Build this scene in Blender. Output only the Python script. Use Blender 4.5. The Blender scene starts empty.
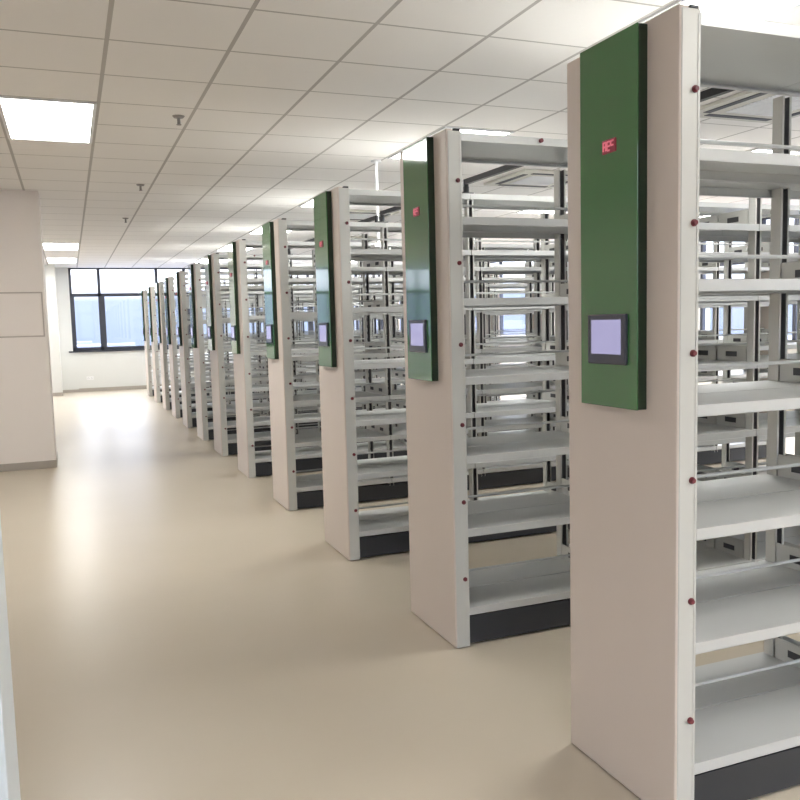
import bpy, bmesh, math, random
from mathutils import Matrix, Vector
random.seed(4)
C = bpy.context.scene.collection
H = 2.4
X0 = 1.619
D = 0.555
CEIL = 3.10
YB = 22.3          # back wall
YN = -3.0          # wall behind the camera
XR = 10.6          # right wall
XL = -9.0
Y = [1.923, 3.456, 5.071, 6.689, 8.357, 9.940, 11.446, 13.051, 14.558, 16.128, 17.848, 19.644]

# ------------------------------------------------------------------ materials
MATS = {}
def mat(name, col, rough=.5, metal=0.0, emit=None, es=0.0, spec=.5, noise=0.0, nscale=8.0, bump=0.0, coat=0.0):
    if name in MATS: return MATS[name]
    m = bpy.data.materials.new(name); m.use_nodes = True
    nt = m.node_tree; b = nt.nodes['Principled BSDF']
    b.inputs['Base Color'].default_value = (*col, 1)
    b.inputs['Roughness'].default_value = rough
    b.inputs['Metallic'].default_value = metal
    b.inputs['Specular IOR Level'].default_value = spec
    b.inputs['Coat Weight'].default_value = coat
    b.inputs['Coat Roughness'].default_value = .04
    if emit:
        b.inputs['Emission Color'].default_value = (*emit, 1)
        b.inputs['Emission Strength'].default_value = es
    if noise or bump:
        tc = nt.nodes.new('ShaderNodeTexCoord'); n = nt.nodes.new('ShaderNodeTexNoise')
        n.inputs['Scale'].default_value = nscale; n.inputs['Detail'].default_value = 4
        nt.links.new(tc.outputs['Object'], n.inputs['Vector'])
        if noise:
            mx = nt.nodes.new('ShaderNodeMix'); mx.data_type = 'RGBA'
            mx.inputs[6].default_value = (*[c*(1-noise) for c in col], 1)
            mx.inputs[7].default_value = (*[min(1, c*(1+noise)) for c in col], 1)
            nt.links.new(n.outputs['Fac'], mx.inputs[0]); nt.links.new(mx.outputs[2], b.inputs['Base Color'])
        if bump:
            bp = nt.nodes.new('ShaderNodeBump'); bp.inputs['Strength'].default_value = bump
            bp.inputs['Distance'].default_value = .01
            nt.links.new(n.outputs['Fac'], bp.inputs['Height']); nt.links.new(bp.outputs['Normal'], b.inputs['Normal'])
    MATS[name] = m
    return m

M_panel = mat('beige_white_powder_coat', (.67, .59, .53), .45, noise=.02, nscale=3)
M_steel = mat('light_grey_sheet_steel', (.60, .61, .60), .34, .15, noise=.03, nscale=5)
M_post = mat('grey_white_upright_paint', (.60, .60, .565), .42, .1)
M_slot = mat('dark_slot', (.06, .06, .065), .6)
M_chan = mat('shaded_inner_channel', (.13, .13, .13), .6)  # shadow inside the open post channel, put into the colour
M_base = mat('charcoal_plinth_paint', (.035, .038, .045), .45)
M_green = mat('glossy_green_enamel', (.052, .178, .060), .06, 0, spec=.6, coat=.35)
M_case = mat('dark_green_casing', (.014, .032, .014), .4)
M_bezel = mat('dark_slate_plastic', (.045, .05, .075), .3)
M_screen = mat('lit_lilac_screen', (.05, .05, .07), .2, emit=(.40, .38, .62), es=.30)
M_red = mat('red_button_plastic', (.15, .02, .03), .4)
M_led = mat('red_led_window', (.12, .01, .02), .3, emit=(.5, .01, .04), es=.06)
M_ledt = mat('lit_led_strokes', (.3, .1, .1), .3, emit=(1, .22, .3), es=.17)
M_black = mat('black_rubber', (.02, .022, .025), .45)
M_white = mat('white_wall_paint', (.74, .745, .72), .7, noise=.015, nscale=2)
M_colp = mat('warm_white_column_paint', (.86, .80, .755), .65, noise=.02, nscale=2)
M_skirt = mat('grey_beige_skirting', (.43, .39, .34), .5)
M_frame = mat('dark_window_aluminium', (.045, .05, .07), .4)
M_light = mat('white_light_trim', (.8, .8, .8), .4)
M_diff = mat('lit_diffuser', (.8, .8, .8), .5, emit=(1, .99, .96), es=8.5)
M_rod = mat('white_rod_paint', (.85, .85, .85), .4)
M_vent = mat('ivory_cassette_plastic', (.62, .60, .53), .5)
M_blue = mat('pale_blue_white_gloss_paint', (.70, .76, .80), .35)
M_city = mat('haze_tinted_city', (.10, .115, .16), .9, noise=.2, nscale=.05)  # bluish tint stands for distance haze over the ground
M_city2 = mat('haze_tinted_facade', (.17, .19, .26), .9, noise=.1, nscale=.1)  # distance haze mixed into the facade colour

def glass_mat():
    m = bpy.data.materials.new('window_glass'); m.use_nodes = True; nt = m.node_tree
    nt.nodes.remove(nt.nodes['Principled BSDF']); out = nt.nodes['Material Output']
    t = nt.nodes.new('ShaderNodeBsdfTransparent'); t.inputs[0].default_value = (.94, .96, 1, 1)
    g = nt.nodes.new('ShaderNodeBsdfGlossy'); g.inputs['Roughness'].default_value = .03
    x = nt.nodes.new('ShaderNodeMixShader'); x.inputs[0].default_value = .06
    nt.links.new(t.outputs[0], x.inputs[1]); nt.links.new(g.outputs[0], x.inputs[2]); nt.links.new(x.outputs[0], out.inputs[0])
    return m
M_glass = glass_mat()

def floor_mat():
    m = bpy.data.materials.new('cream_vinyl_floor'); m.use_nodes = True; nt = m.node_tree
    b = nt.nodes['Principled BSDF']; b.inputs['Specular IOR Level'].default_value = .22; tc = nt.nodes.new('ShaderNodeTexCoord')
    n = nt.nodes.new('ShaderNodeTexNoise'); n.inputs['Scale'].default_value = .9; n.inputs['Detail'].default_value = 6
    n2 = nt.nodes.new('ShaderNodeTexNoise'); n2.inputs['Scale'].default_value = 60; n2.inputs['Detail'].default_value = 3
    nt.links.new(tc.outputs['Object'], n.inputs['Vector']); nt.links.new(tc.outputs['Object'], n2.inputs['Vector'])
    r = nt.nodes.new('ShaderNodeValToRGB')
    r.color_ramp.elements[0].position = .3; r.color_ramp.elements[0].color = (.56, .49, .385, 1)
    r.color_ramp.elements[1].position = .7; r.color_ramp.elements[1].color = (.60, .53, .425, 1)
    nt.links.new(n.outputs['Fac'], r.inputs[0]); nt.links.new(r.outputs[0], b.inputs['Base Color'])
    rr = nt.nodes.new('ShaderNodeMapRange'); rr.inputs['To Min'].default_value = .27; rr.inputs['To Max'].default_value = .34
    nt.links.new(n.outputs['Fac'], rr.inputs[0]); nt.links.new(rr.outputs[0], b.inputs['Roughness'])
    bp = nt.nodes.new('ShaderNodeBump'); bp.inputs['Strength'].default_value = .04; bp.inputs['Distance'].default_value = .004
    nt.links.new(n2.outputs['Fac'], bp.inputs['Height']); nt.links.new(bp.outputs[0], b.inputs['Normal'])
    return m
M_floor = floor_mat()

GX0, GPX, GY0, GPY = .929, .6493, 4.185, .6566
def ceil_mat():
    m = bpy.data.materials.new('suspended_tile_ceiling'); m.use_nodes = True; nt = m.node_tree
    b = nt.nodes['Principled BSDF']; b.inputs['Roughness'].default_value = .75
    tc = nt.nodes.new('ShaderNodeTexCoord'); s = nt.nodes.new('ShaderNodeSeparateXYZ')
    nt.links.new(tc.outputs['Object'], s.inputs[0])
    def line(out, off, p, w):
        a = nt.nodes.new('ShaderNodeMath'); a.operation = 'SUBTRACT'; a.inputs[1].default_value = off
        nt.links.new(out, a.inputs[0])
        pp = nt.nodes.new('ShaderNodeMath'); pp.operation = 'PINGPONG'; pp.inputs[1].default_value = p/2
        nt.links.new(a.outputs[0], pp.inputs[0])
        l = nt.nodes.new('ShaderNodeMath'); l.operation = 'LESS_THAN'; l.inputs[1].default_value = w/2
        nt.links.new(pp.outputs[0], l.inputs[0]); return l
    lx = line(s.outputs['X'], GX0, GPX, .024); ly = line(s.outputs['Y'], GY0, GPY, .016)
    mxl = nt.nodes.new('ShaderNodeMath'); mxl.operation = 'MAXIMUM'
    nt.links.new(lx.outputs[0], mxl.inputs[0]); nt.links.new(ly.outputs[0], mxl.inputs[1])
    n = nt.nodes.new('ShaderNodeTexNoise'); n.inputs['Scale'].default_value = 90
    nt.links.new(tc.outputs['Object'], n.inputs['Vector'])
    mx = nt.nodes.new('ShaderNodeMix'); mx.data_type = 'RGBA'
    mx.inputs[6].default_value = (.90, .87, .835, 1); mx.inputs[7].default_value = (.50, .47, .44, 1)
    nt.links.new(mxl.outputs[0], mx.inputs[0]); nt.links.new(mx.outputs[2], b.inputs['Base Color'])
    bp = nt.nodes.new('ShaderNodeBump'); bp.inputs['Strength'].default_value = .08; bp.inputs['Distance'].default_value = .003
    nt.links.new(n.outputs['Fac'], bp.inputs['Height']); nt.links.new(bp.outputs[0], b.inputs['Normal'])
    return m
M_ceil = ceil_mat()

# ------------------------------------------------------------------ geometry helpers
class MB:
    def __init__(s): s.bm = bmesh.new(); s.n = None
    def mark(s): s.bm.faces.ensure_lookup_table(); s.n = set(s.bm.faces)     # faces added from here on take the second material
    def box(s, x0, x1, y0, y1, z0, z1, bev=0, seg=2):
        r = bmesh.ops.create_cube(s.bm, size=1)
        vs = r['verts']
        for v in vs:
            v.co = Vector(((x0+x1)/2+v.co.x*(x1-x0), (y0+y1)/2+v.co.y*(y1-y0), (z0+z1)/2+v.co.z*(z1-z0)))
        if bev:
            es = list({e for v in vs for e in v.link_edges})
            bmesh.ops.bevel(s.bm, geom=es, offset=bev, segments=seg, affect='EDGES', profile=.5)
        return s
    def tube(s, a, b, r, n=10, r2=None):
        a = Vector(a); b = Vector(b); d = b-a
        q = d.to_track_quat('Z', 'Y').to_matrix().to_4x4()
        bmesh.ops.create_cone(s.bm, cap_ends=True, segments=n, radius1=r, radius2=r if r2 is None else r2, depth=d.length,
                              matrix=Matrix.Translation((a+b)/2) @ q)
        return s
    def bar(s, a, b, w, h):
        a = Vector(a); b = Vector(b); d = b-a
        q = d.to_track_quat('X', 'Z').to_matrix().to_4x4()
        bmesh.ops.create_cube(s.bm, size=1, matrix=Matrix.Translation((a+b)/2) @ q @ Matrix.Diagonal((d.length, w, h, 1)))
        return s
    def prism(s, poly, axis, a, b):
        # poly in the plane normal to axis, extruded a..b
        def P(u, v, w):
            return {'x': (w, u, v), 'y': (u, w, v), 'z': (u, v, w)}[axis]
        v0 = [s.bm.verts.new(P(u, v, a)) for u, v in poly]; v1 = [s.bm.verts.new(P(u, v, b)) for u, v in poly]
        s.bm.faces.new(v0); s.bm.faces.new(v1[::-1])
        for i in range(len(poly)):
            j = (i+1) % len(poly); s.bm.faces.new([v0[i], v1[i], v1[j], v0[j]])
        return s
    def build(s, name, m, parent=None, mats=None, loc=(0, 0, 0)):
        if s.n is not None:
            for f in s.bm.faces:
                if f not in s.n: f.material_index = 1
        bmesh.ops.recalc_face_normals(s.bm, faces=s.bm.faces)
        me = bpy.data.meshes.new(name); s.bm.to_mesh(me); s.bm.free()
        for x in ([m] if not mats else mats): me.materials.append(x)
        o = bpy.data.objects.new(name, me); C.objects.link(o); o.parent = parent; o.location = loc
        return o

def tag(o, label=None, cat=None, group=None, kind=None):
    if label: o['label'] = label
    if cat: o['category'] = cat
    if group: o['group'] = group
    if kind: o['kind'] = kind
    return o
def empty(name, loc):
    o = bpy.data.objects.new(name, None); C.objects.link(o); o.location = loc; o.empty_display_size = .2; return o
def children(o): return list(KIDS.get(o.name, []))
KIDS = {}
def kid(o):
    KIDS.setdefault(o.parent.name, []).append(o); return o
def copy_tree(o, parent=None):
    c = o.copy(); C.objects.link(c); c.parent = parent
    for ch in children(o): 
        k = copy_tree(ch, c); KIDS.setdefault(c.name, []).append(k)
    return c

# ------------------------------------------------------------------ shelving unit
LEV = [.155, .535, .885, 1.255, 1.620, 1.990]     # underside of each shelf's lip
NB, BW = 6, .9
XE = .076                                          # end upright face width
BX = [.032 + BW*i for i in range(NB+1)]             # bay boundaries (centre of posts)
XEND = BX[-1]+.03

def make_unit():
    root = empty('mobile_shelving_unit', (0, 0, 0))
    def P(mb, name, m, parent=root, **k): return kid(mb.build(name, m, parent, **k))
    # end panel: folded sheet with rounded vertical corners, down to the floor
    P(MB().box(0, .034, -.003, D+.003, .006, H+.012, .005, 2), 'end_panel', M_panel)
    # steel end uprights with grooves
    for y0, y1, s in ((-.004, .034, 1), (D-.034, D+.004, -1)):
        m = MB().box(.007, XE, y0-.001 if s > 0 else y0, y1 if s > 0 else y1+.001, .004, H+.004, .003, 1)
        yo = y0-.0025 if s > 0 else y1
        m.box(.064, .070, yo, yo+.0025, .03, H-.01)
        P(m, 'end_upright', M_post)
    # control panel
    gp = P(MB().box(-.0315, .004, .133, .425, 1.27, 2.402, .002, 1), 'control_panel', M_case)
    P(MB().box(-.036, -.031, .132, .426, 1.269, 2.403, .002, 2), 'front_plate', M_green, gp)
    tag(gp, 'tall glossy green control panel')
    yc = .275
    P(MB().box(-.046, -.034, .176, .374, 1.405, 1.562, .003, 1), 'touchscreen', M_bezel, gp)
    scr = KIDS[gp.name][-1]
    P(MB().box(-.0465, -.045, .198, .352, 1.437, 1.545), 'screen', M_screen, gp)
    led = MB().box(-.040, -.035, .232, .302, 2.057, 2.099, .002, 1)
    P(led, 'led_display', M_led, gp)
    st = MB()
    def seg(y0, z0, y1, z1): st.bar((-.0412, y0, z0), (-.0412, y1, z1), .003, .0045)
    for yy, segs in ((.292, 'abcefg'), (.273, 'adefg'), (.254, 'afg')):
        w, zt, zm, zb = .013, 2.091, 2.078, 2.065
        L = {'a': (yy, zt, yy-w, zt), 'g': (yy, zm, yy-w, zm), 'd': (yy, zb, yy-w, zb), 'f': (yy, zt, yy, zm), 'e': (yy, zm, yy, zb),
             'b': (yy-w, zt, yy-w, zm), 'c': (yy-w, zm, yy-w, zb)}
        for c in segs: seg(*L[c])
    P(st, 'led_characters', M_ledt, gp)
    # red buttons on the front upright
    for z in (.335, .705, 1.07, 1.443, 1.815, 2.185):
        P(MB().tube((.054, -.004, z), (.054, -.009, z), .0105, 14).tube((.054, -.009, z), (.054, -.016, z), .009, 14, .007), 'red_button', M_red)
    P(MB().tube((.49, -.002, 2.384), (.49, -.014, 2.384), .010, 12), 'red_button', M_red)
    P(MB().box(.04, .075, .0, .03, H+.004, H+.016, .003, 1), 'top_clip', M_black)
    # plinth
    m = MB().box(.034, XEND, .012, D-.012, .012, .128)
    m.box(.034, XEND, .004, .016, .108, .146).box(.034, XEND, D-.016, D-.004, .108, .146)
    for i in range(0, NB+1):
        for yy in (.1, D-.1): m.tube((BX[i]+(.12 if i == 0 else -.06), yy-.02, .03), (BX[i]+(.12 if i == 0 else -.06), yy+.02, .03), .03, 12)
    P(m, 'plinth', M_base)
    # posts (front and back at every bay boundary), slotted channel
    for i in range(1, NB+1):
        for fb in (0, 1):
            y0, y1 = (.004, .052) if fb == 0 else (D-.052, D-.004)
            x0, x1 = BX[i]-.022, BX[i]+.022
            m = MB()
            m.box(x0, x0+.003, y0, y1, .128, H-.04).box(x1-.003, x1, y0, y1, .128, H-.04)
            m.box(x0+.003, x0+.009, y0, y0+.003, .128, H-.04).box(x1-.009, x1-.003, y0, y0+.003, .128, H-.04)
            m.mark()  # inner faces from here coloured dark for the channel's shade
            # slotted web at the back of the channel: real openings between the rungs
            m.box(x0+.003, x0+.014, y1-.004, y1-.001, .128, H-.04).box(x1-.014, x1-.003, y1-.004, y1-.001, .128, H-.04)
            for k in range(37):
                z = .128+k*.06
                m.box(x0+.014, x1-.014, y1-.004, y1-.001, z, z+.026)
            m.box(x0+.003, x0+.0045, y0+.004, y1-.004, .128, H-.04).box(x1-.0045, x1-.003, y0+.004, y1-.004, .128, H-.04)
            P(m, 'upright', None, mats=[M_post, M_chan])
    # shelves
    for i in range(NB):
        xa, xb = (XE+.001 if i == 0 else BX[i]+.002), BX[i+1]-.002
        for z in LEV:
            m = MB(); t = .035
            for (ya, yb) in ((-.002, D/2-.004), (D/2+.004, D+.002)):
                m.box(xa, xb, ya, yb, z+t-.003, z+t)
                m.box(xa, xb, ya, ya+.003, z, z+t-.003).box(xa, xb, yb-.003, yb, z, z+t-.003)
                m.box(xa, xb, ya, ya+.016, z, z+.002).box(xa, xb, yb-.016, yb, z, z+.002)
            P(m, 'shelf', M_steel)
        m = MB(); z = 2.362
        m.box(xa, xb, 0, D, z+.033, z+.036).box(xa, xb, -.002, .002, z, z+.034).box(xa, xb, D-.002, D+.002, z+.018, z+.034)
        m.box(xa, xb, 0, .02, z, z+.002).box(xa, xb, D-.02, D, z+.018, z+.020)
        P(m, 'top_cover', M_steel)
    # book stops
    for z in LEV[:]:
        m = MB().tube((XE, D/2, z+.125), (XEND-.03, D/2, z+.125), .0065, 8)
        P(m, 'stop_rod', M_steel)
    # shelf side brackets with an oval hand slot
    for i in range(1, NB+1):
        for z in LEV:
            for fb in (0, 1):
                x = BX[i]
                ya, yb = (.056, D/2-.002) if fb == 0 else (D/2+.002, D-.056)
                zb, zt = z+.036, z+.036+.085
                poly = [(ya, zb), (yb, zb), (yb, zt-.02), (yb-.02 if fb == 0 else yb, zt), (ya+(.02 if fb else 0), zt), (ya, zt-.02)]
                m = MB().prism(poly, 'x', x-.022, x-.019)
                m.prism(poly, 'x', x+.019, x+.022)
                m.box(x-.022, x+.022, ya, ya+.004, zb, zt-.021).box(x-.022, x+.022, yb-.004, yb, zb, zt-.021)
                yc = (ya+yb)/2; m.mark(); s = m
                for xs in (x-.0235, x+.0220):
                    s.box(xs, xs+.0015, yc-.042, yc+.042, zb+.026, zb+.054, .0006, 1)
                P(m, 'side_bracket', None, mats=[M_post, M_slot])
    # far closing panel
    P(MB().box(XEND, XEND+.02, 0, D, .006, H, .004, 1), 'closing_panel', M_panel)
    return root

ORD = ['nearest', 'second', 'third', 'fourth', 'fifth', 'sixth', 'seventh', 'eighth', 'ninth', 'tenth', 'eleventh', 'farthest']
proto = make_unit()
GRP = 'mobile shelving units standing in one row'
for i, y in enumerate(Y):
    o = proto if i == 0 else copy_tree(proto)
    o.location = (X0, y, 0)
    if i == 0:
        lb = 'largest mobile shelving unit, nearest the camera at the right edge, green panel on beige end'
    elif i == 11:
        lb = 'smallest and farthest mobile shelving unit of the row, close to the back window'
    else:
        lb = f'open mobile shelving unit with green end panel, {ORD[i]} from the camera in the row'
    tag(o, lb, 'shelving unit', GRP)

# cable arms between neighbouring units
def cable_arm(i):
    a = empty('cable_arm', (X0+.93, Y[i+1]+.06, H))
    tag(a, f'black jointed cable arm above the gap between {ORD[i]} and {ORD[i+1]} shelving units', 'cable arm', 'black cable arms over the shelving gaps')
    dy = Y[i]+D-.06-(Y[i+1]+.06)
    MB().box(-.045, .045, -.03, .03, 0, .012, .003, 1).tube((0, 0, .01), (0, 0, .05), .02, 12).build('foot', M_black, a)
    MB().tube((0, 0, .03), (0, 0, .10), .018, 12).bar((0, .01, .083), (.11, dy, .103), .03, .034).build('link', M_black, a)
    MB().tube((.11, dy, .0), (.11, dy, .12), .018, 12).box(.07, .15, dy-.03, dy+.03, .0, .010).build('mount', M_black, a)
for i in range(5): cable_arm(i)

# ------------------------------------------------------------------ setting
def struct(o): o['kind'] = 'structure'; return o
struct(MB().box(XL-.3, XR+.3, YN-.3, YB+.3, -.12, 0).build('floor', M_floor))
struct(MB().box(XL-.3, XR+.3, YN-.3, YB+.3, CEIL, CEIL+.12).build('ceiling', M_ceil))
ZW0, ZW1 = 1.03, 3.09
def wall_y(name, y0, y1, x0, x1, holes, m=M_white):
    b = MB(); xs = x0
    for h0, h1 in holes:
        b.box(xs, h0, y0, y1, 0, CEIL); b.box(h0, h1, y0, y1, 0, ZW0)
        b.box(h0, h1, y0, y1, ZW1, CEIL); xs = h1
    b.box(xs, x1, y0, y1, 0, CEIL)
    return struct(b.build(name, m))
def wall_x(name, x0, x1, y0, y1, holes, m=M_white):
    b = MB(); ys = y0
    for h0, h1 in holes:
        b.box(x0, x1, ys, h0, 0, CEIL); b.box(x0, x1, h0, h1, 0, ZW0)
        b.box(x0, x1, h0, h1, ZW1, CEIL); ys = h1
    b.box(x0, x1, ys, y1, 0, CEIL)
    return struct(b.build(name, m))
BH = [(-8.4, -5.0), (-4.4, -1.0), (.07, 4.98), (5.5, 10.2)]
wall_y('wall_back', YB, YB+.25, XL, XR, BH)
RH = [(-2.4, 2.4), (3.0, 7.2), (7.8, 12.0), (12.6, 16.8), (17.4, 21.6)]
wall_x('wall_right', XR, XR+.25, YN, YB, RH)
FH = [(-2.3, 1.3), (7.2, 9.9)]  # unseen windows behind the camera, added for daylight on the column
wall_y('wall_front', YN-.25, YN, XL, XR, FH)
LH = [(10.2, 15.6), (16.2, 21.6)]  # unseen windows, added to brighten the left side and far end panels
wall_x('wall_left', XL-.25, XL, YN, YB, LH)
# nearer left wall of the corridor and the partition closing it
struct(MB().box(-2.75, -2.6, YN, 9.3, 0, CEIL).build('wall_corridor', M_colp))
struct(MB().box(XL, -2.75, 9.15, 9.3, 0, CEIL).build('wall_partition', M_colp))

nwin = [0]
def window(axis, wall, a0, a1, sg=1):
    """dark aluminium frame: upper lights over a transom, alternating narrow and wide lower sashes"""
    nwin[0] += 1
    w = empty(f'window_{nwin[0]}', ((a0+a1)/2, wall, 0) if axis == 'y' else (wall, (a0+a1)/2, 0)); struct(w)
    def B(b, u0, u1, d0, d1, z0, z1):
        c = (a0+a1)/2
        d0, d1 = sorted((d0*sg, d1*sg))
        if axis == 'y': b.box(u0-c, u1-c, d0, d1, z0, z1)
        else: b.box(d0, d1, u0-c, u1-c, z0, z1)
    f = MB(); d0, d1 = .03, .10
    B(f, a0, a1, d0, d1, ZW0, ZW0+.085); B(f, a0, a1, d0, d1, ZW1-.03, ZW1)
    B(f, a0, a0+.06, d0, d1, ZW0, ZW1); B(f, a1-.06, a1, d0, d1, ZW0, ZW1)
    B(f, a0, a1, d0, d1, 2.38, 2.46)
    x = a0; k = 0
    while True:
        x += (.70 if k % 2 == 0 else 1.40); k += 1
        if x > a1-.5: break
        B(f, x-.035, x+.035, d0, d1, ZW0, ZW1)
        if k % 2: B(f, x, x+.115, d0+.005, d1-.005, ZW0, 2.38)
    # opening sash rails round the narrow lights
    B(f, a0+.06, a0+.10, d0+.01, d1-.01, ZW0+.08, 2.38)
    f.build('window_frame', M_frame, w)
    g = MB(); B(g, a0+.03, a1-.03, .062, .068, ZW0+.03, ZW1-.02); g.build('glass_pane', M_glass, w)
    s = MB(); B(s, a0-.10, a1+.04, -.05, .03, ZW0-.035, ZW0); s.build('window_sill', M_frame, w)
for a, b in BH: window('y', YB, a, b)
for a, b in RH: window('x', XR, a, b)
for a, b in FH: window('y', YN, a, b, -1)
for a, b in LH: window('x', XL, a, b, -1)

# column with its flush hatch, corner pillar, near white pillar
struct(MB().box(-.96, -.225, 10.16, 10.86, 0, CEIL, .004, 1).build('column', M_colp))
struct(MB().box(-.972, -.213, 10.148, 10.872, 0, .085, .003, 1).build('baseboard_column', M_skirt))
hx = empty('hatch_cover', (-.55, 10.16, 1.49))
tag(hx, 'square beige hatch cover set flush in the face of the beige column', 'hatch cover')
b = MB()
b.box(-.30, -.285, -.008, .001, 0, .50).box(.285, .30, -.008, .001, 0, .50).box(-.285, .285, -.008, .001, .485, .50).box(-.285, .285, -.008, .001, 0, .015)
b.build('hatch_frame', mat('hatch_trim_paint', (.52, .46, .42), .6), hx)
MB().box(-.280, .280, -.005, .001, .020, .480, .002, 1).build('hatch_door', M_colp, hx)
struct(MB().box(-.95, -.225, 21.35, YB, 0, CEIL).build('pillar_corner', M_white))
struct(MB().box(-.96, -.215, 21.34, 21.35, 0, .08).build('baseboard_pillar', M_skirt))
struct(MB().box(.15, XR-.01, YB-.015, YB, 0, .09).box(-.225, .15, YB-.012, YB, 0, .07).build('baseboard_back', M_skirt))
struct(MB().box(-2.6, -2.588, YN, 9.3, 0, .085).build('baseboard_left', M_skirt))
struct(MB().box(XR-.015, XR, YN, YB-.02, 0, .09).build('baseboard_right', M_skirt))
struct(MB().box(-.62, -.196, 2.08, 2.40, 0, CEIL, .006, 2).build('pillar_near', M_blue))

so = empty('wall_socket', (.43, YB, .34))
tag(so, 'small white wall socket low on the back wall under the window', 'wall socket')
MB().box(-.085, .085, -.012, 0, -.045, .045, .004, 2).build('socket_plate', M_rod, so)
sb = MB()
for xx in (-.04, .04):
    for dx, dz in ((-.012, -.008), (.012, -.008), (0, .012)): sb.box(xx+dx-.0025, xx+dx+.0025, -.0135, -.011, dz-.006, dz+.006)
sb.build('socket_holes', M_slot, so)

# ceiling lights (one tile wide, two tiles long)
LY = [2.872+3.283*k for k in range(-1, 6)]
def light(x0, y0, label):
    o = empty('ceiling_light', (x0+GPX/2, y0+GPY, CEIL)); tag(o, label, 'ceiling light', 'recessed ceiling lights')
    w, l = GPX/2, GPY
    b = MB().box(-w+.01, -w+.035, -l+.01, l-.01, -.012, -.001).box(w-.035, w-.01, -l+.01, l-.01, -.012, -.001)
    b.box(-w+.035, w-.035, -l+.01, -l+.035, -.012, -.001).box(-w+.035, w-.035, l-.035, l-.01, -.012, -.001)
    b.build('light_frame', M_light, o)
    MB().box(-w+.035, w-.035, -l+.035, l-.035, -.008, -.002).build('diffuser', M_diff, o)
light(-.37, LY[5], 'white ceiling light panel above the walkway, nearer of the two beside the column')
light(-.37, LY[6], 'white ceiling light panel above the walkway, farther of the two, closest to back window')
light(-.37, LY[2], 'added white ceiling light panel above the walkway, to brighten the beige column')  # added lamp on the grid spacing, there to light the column
names = ['behind the nearest unit', 'over the nearest unit', 'over the third unit', 'over the fifth unit',
         'over the seventh unit', 'over the ninth unit', 'over the farthest unit']
for k, yy in enumerate(LY):
    for c, col in ((0, 'green panel end'), (1, 'middle'), (2, 'far end')):
        light(2.877+c*GPX*5, yy, f'white ceiling light panel {names[k]}, {col} of the shelves')

# cassette air conditioners
def cassette(x, y, label):
    o = empty('ceiling_cassette', (x, y, CEIL)); tag(o, label, 'air conditioner', 'ceiling cassette air conditioners')
    MB().box(-.46, .46, -.46, .46, -.03, -.001, .008, 2).build('cassette_panel', M_vent, o)
    g = MB()
    for k in range(15): g.box(-.24, .24, -.24+k*.0335, -.225+k*.0335, -.037, -.030)
    g.build('grille', M_light, o)
    s = MB().box(-.31, .31, .33, .39, -.034, -.029).box(-.31, .31, -.39, -.33, -.034, -.029).box(.33, .39, -.31, .31, -.034, -.029).box(-.39, -.33, -.31, .31, -.034, -.029)
    s.build('air_slots', M_slot, o)
cassette(4.93, 4.80, 'ivory ceiling cassette with dark air slots seen over the nearest shelving unit')
cassette(4.93, 8.10, 'ivory ceiling cassette with dark air slots seen over the second shelving unit')
cassette(4.93, 14.67, 'ivory ceiling cassette with dark air slots toward the back of the room')
cassette(3.93, 11.39, 'ivory ceiling cassette with dark air slots above the seventh and eighth shelving units')

# sprinklers
def sprinkler(x, y, label):
    o = empty('sprinkler_head', (x, y, CEIL)); tag(o, label, 'sprinkler', 'ceiling sprinkler heads')
    MB().tube((0, 0, 0), (0, 0, -.012), .045, 20, .035).build('cover_ring', mat('dull_grey_metal', (.30, .28, .26), .5, .3), o)
    MB().tube((0, 0, -.012), (0, 0, -.06), .012, 12).tube((0, 0, -.06), (0, 0, -.064), .018, 16).build('nozzle', MATS['dull_grey_metal'], o)
sprinkler(.84, 6.40, 'small grey sprinkler head on the ceiling over the walkway, nearest of three')
sprinkler(.81, 9.50, 'small grey sprinkler head on the ceiling over the walkway, middle of three')
sprinkler(.83, 12.38, 'small grey sprinkler head on the ceiling over the walkway, farthest of three')

pr = empty('power_drop_rod', (2.83, 7.62, CEIL)); tag(pr, 'thin white rod hanging from the ceiling behind the third shelving unit', 'ceiling rod')
MB().tube((0, 0, 0), (0, 0, -.80), .014, 12).build('rod', M_rod, pr)
MB().tube((0, 0, 0), (0, 0, -.02), .05, 16).build('ceiling_rose', M_rod, pr)
MB().box(-.06, .06, -.06, .06, -.83, -.79, .006, 1).build('end_plate', M_rod, pr)

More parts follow.
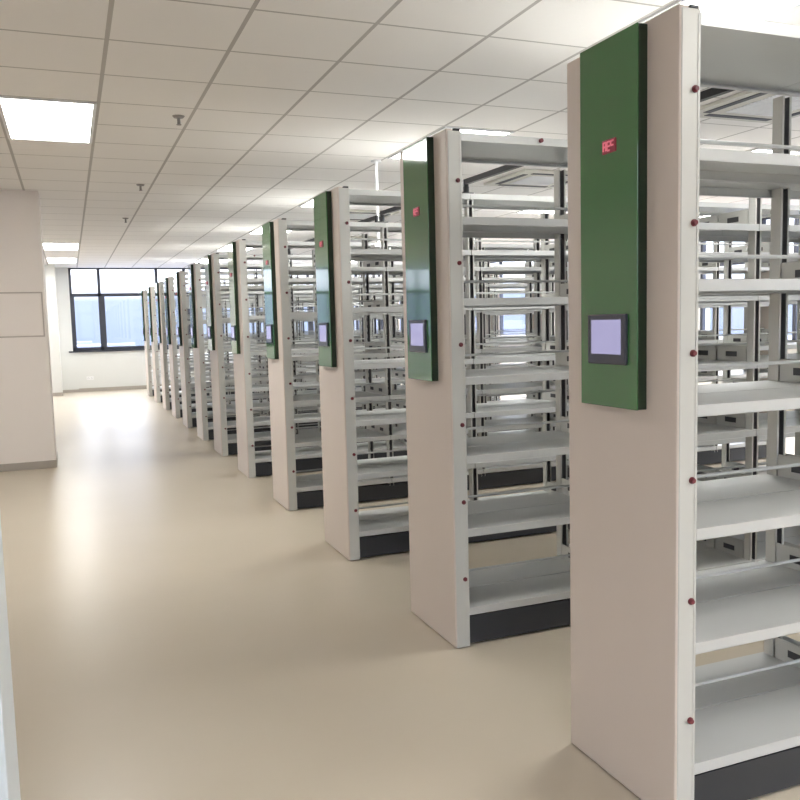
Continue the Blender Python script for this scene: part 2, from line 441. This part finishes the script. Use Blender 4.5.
# ------------------------------------------------------------------ outside
struct(MB().box(-900, 900, 26, 1500, -30.5, -30).box(XR+3, 1500, -900, 26, -30.5, -30).build('ground_outside', M_city))
CG = 'hazy pale buildings outside the windows'
rr = random.Random(7); used = []
for k in range(34):
    if k < 22:
        yy = rr.uniform(180, 620); xx = rr.uniform(-.35, .75)*yy
    else:
        xx = rr.uniform(160, 500); yy = rr.uniform(-100, 400)
    w, d = rr.uniform(14, 40), rr.uniform(12, 25); dist = math.hypot(xx, yy)
    h = 30+rr.uniform(-.055, .022)*dist
    if any(math.hypot(xx-a, yy-b) < 52 for a, b in used): continue
    used.append((xx, yy))
    h = max(h, 6)
    b = MB().box(-w/2, w/2, -d/2, d/2, 0, h)
    b.box(-w/2, w/2-w*.55, -d/2+1, d/2-1, h, h+2.5)
    for f in range(int(h/4)):
        b.box(-w/2-.15, w/2+.15, -d/2-.15, d/2+.15, f*4+2.6, f*4+3.4)
    o = b.build('distant_building', M_city2, None, loc=(xx, yy, -30))
    tag(o, 'hazy pale building far outside beyond the windows', 'building', CG)

# ------------------------------------------------------------------ sky
w = bpy.data.worlds.new('overcast_sky'); bpy.context.scene.world = w; w.use_nodes = True
nt = w.node_tree; bg = nt.nodes['Background']
tc = nt.nodes.new('ShaderNodeTexCoord'); sp = nt.nodes.new('ShaderNodeSeparateXYZ'); nt.links.new(tc.outputs['Generated'], sp.inputs[0])
def stepmix(z0, z1, a, b):
    mr = nt.nodes.new('ShaderNodeMapRange'); mr.interpolation_type = 'SMOOTHSTEP'
    mr.inputs['From Min'].default_value = z0; mr.inputs['From Max'].default_value = z1
    nt.links.new(sp.outputs['Z'], mr.inputs['Value'])
    mx = nt.nodes.new('ShaderNodeMix'); mx.data_type = 'RGBA'; nt.links.new(mr.outputs[0], mx.inputs[0])
    for k, c in ((6, a), (7, b)):
        if isinstance(c, tuple): mx.inputs[k].default_value = (*c, 1)
        else: nt.links.new(c, mx.inputs[k])
    return mx.outputs[2]
low = stepmix(-.02, .03, (.26, .31, .42), (.30, .35, .46))
mid = stepmix(.03, .05, low, (1.0, 1.05, 1.15))
top = stepmix(.10, .40, mid, (4.4, 4.5, 4.7))
nt.links.new(top, bg.inputs['Color']); bg.inputs['Strength'].default_value = 1.0

# ------------------------------------------------------------------ camera
yaw, pitch, roll, hc, f0 = .3766997, .0940016, -.0254459, 1.55499576, 828.957
F = Vector((.36622957, .92577838, -.09386318)); R = Vector((.92870418, -.36995525, -.02533085)); U = R.cross(F)
cam = bpy.data.cameras.new('camera'); co = bpy.data.objects.new('camera', cam); C.objects.link(co)
M3 = Matrix((R, U, -F)).transposed().to_4x4(); M3.translation = Vector((0, 0, hc)); co.matrix_world = M3
cam.sensor_width = 36; cam.lens = 36*f0/800; cam.clip_end = 3000; cam.clip_start = .05
sc = bpy.context.scene; sc.camera = co
sc.view_settings.view_transform = 'Standard'; sc.view_settings.look = 'None'
sc.view_settings.exposure = 1.58; sc.view_settings.gamma = 1; sc.view_settings.use_curve_mapping = False
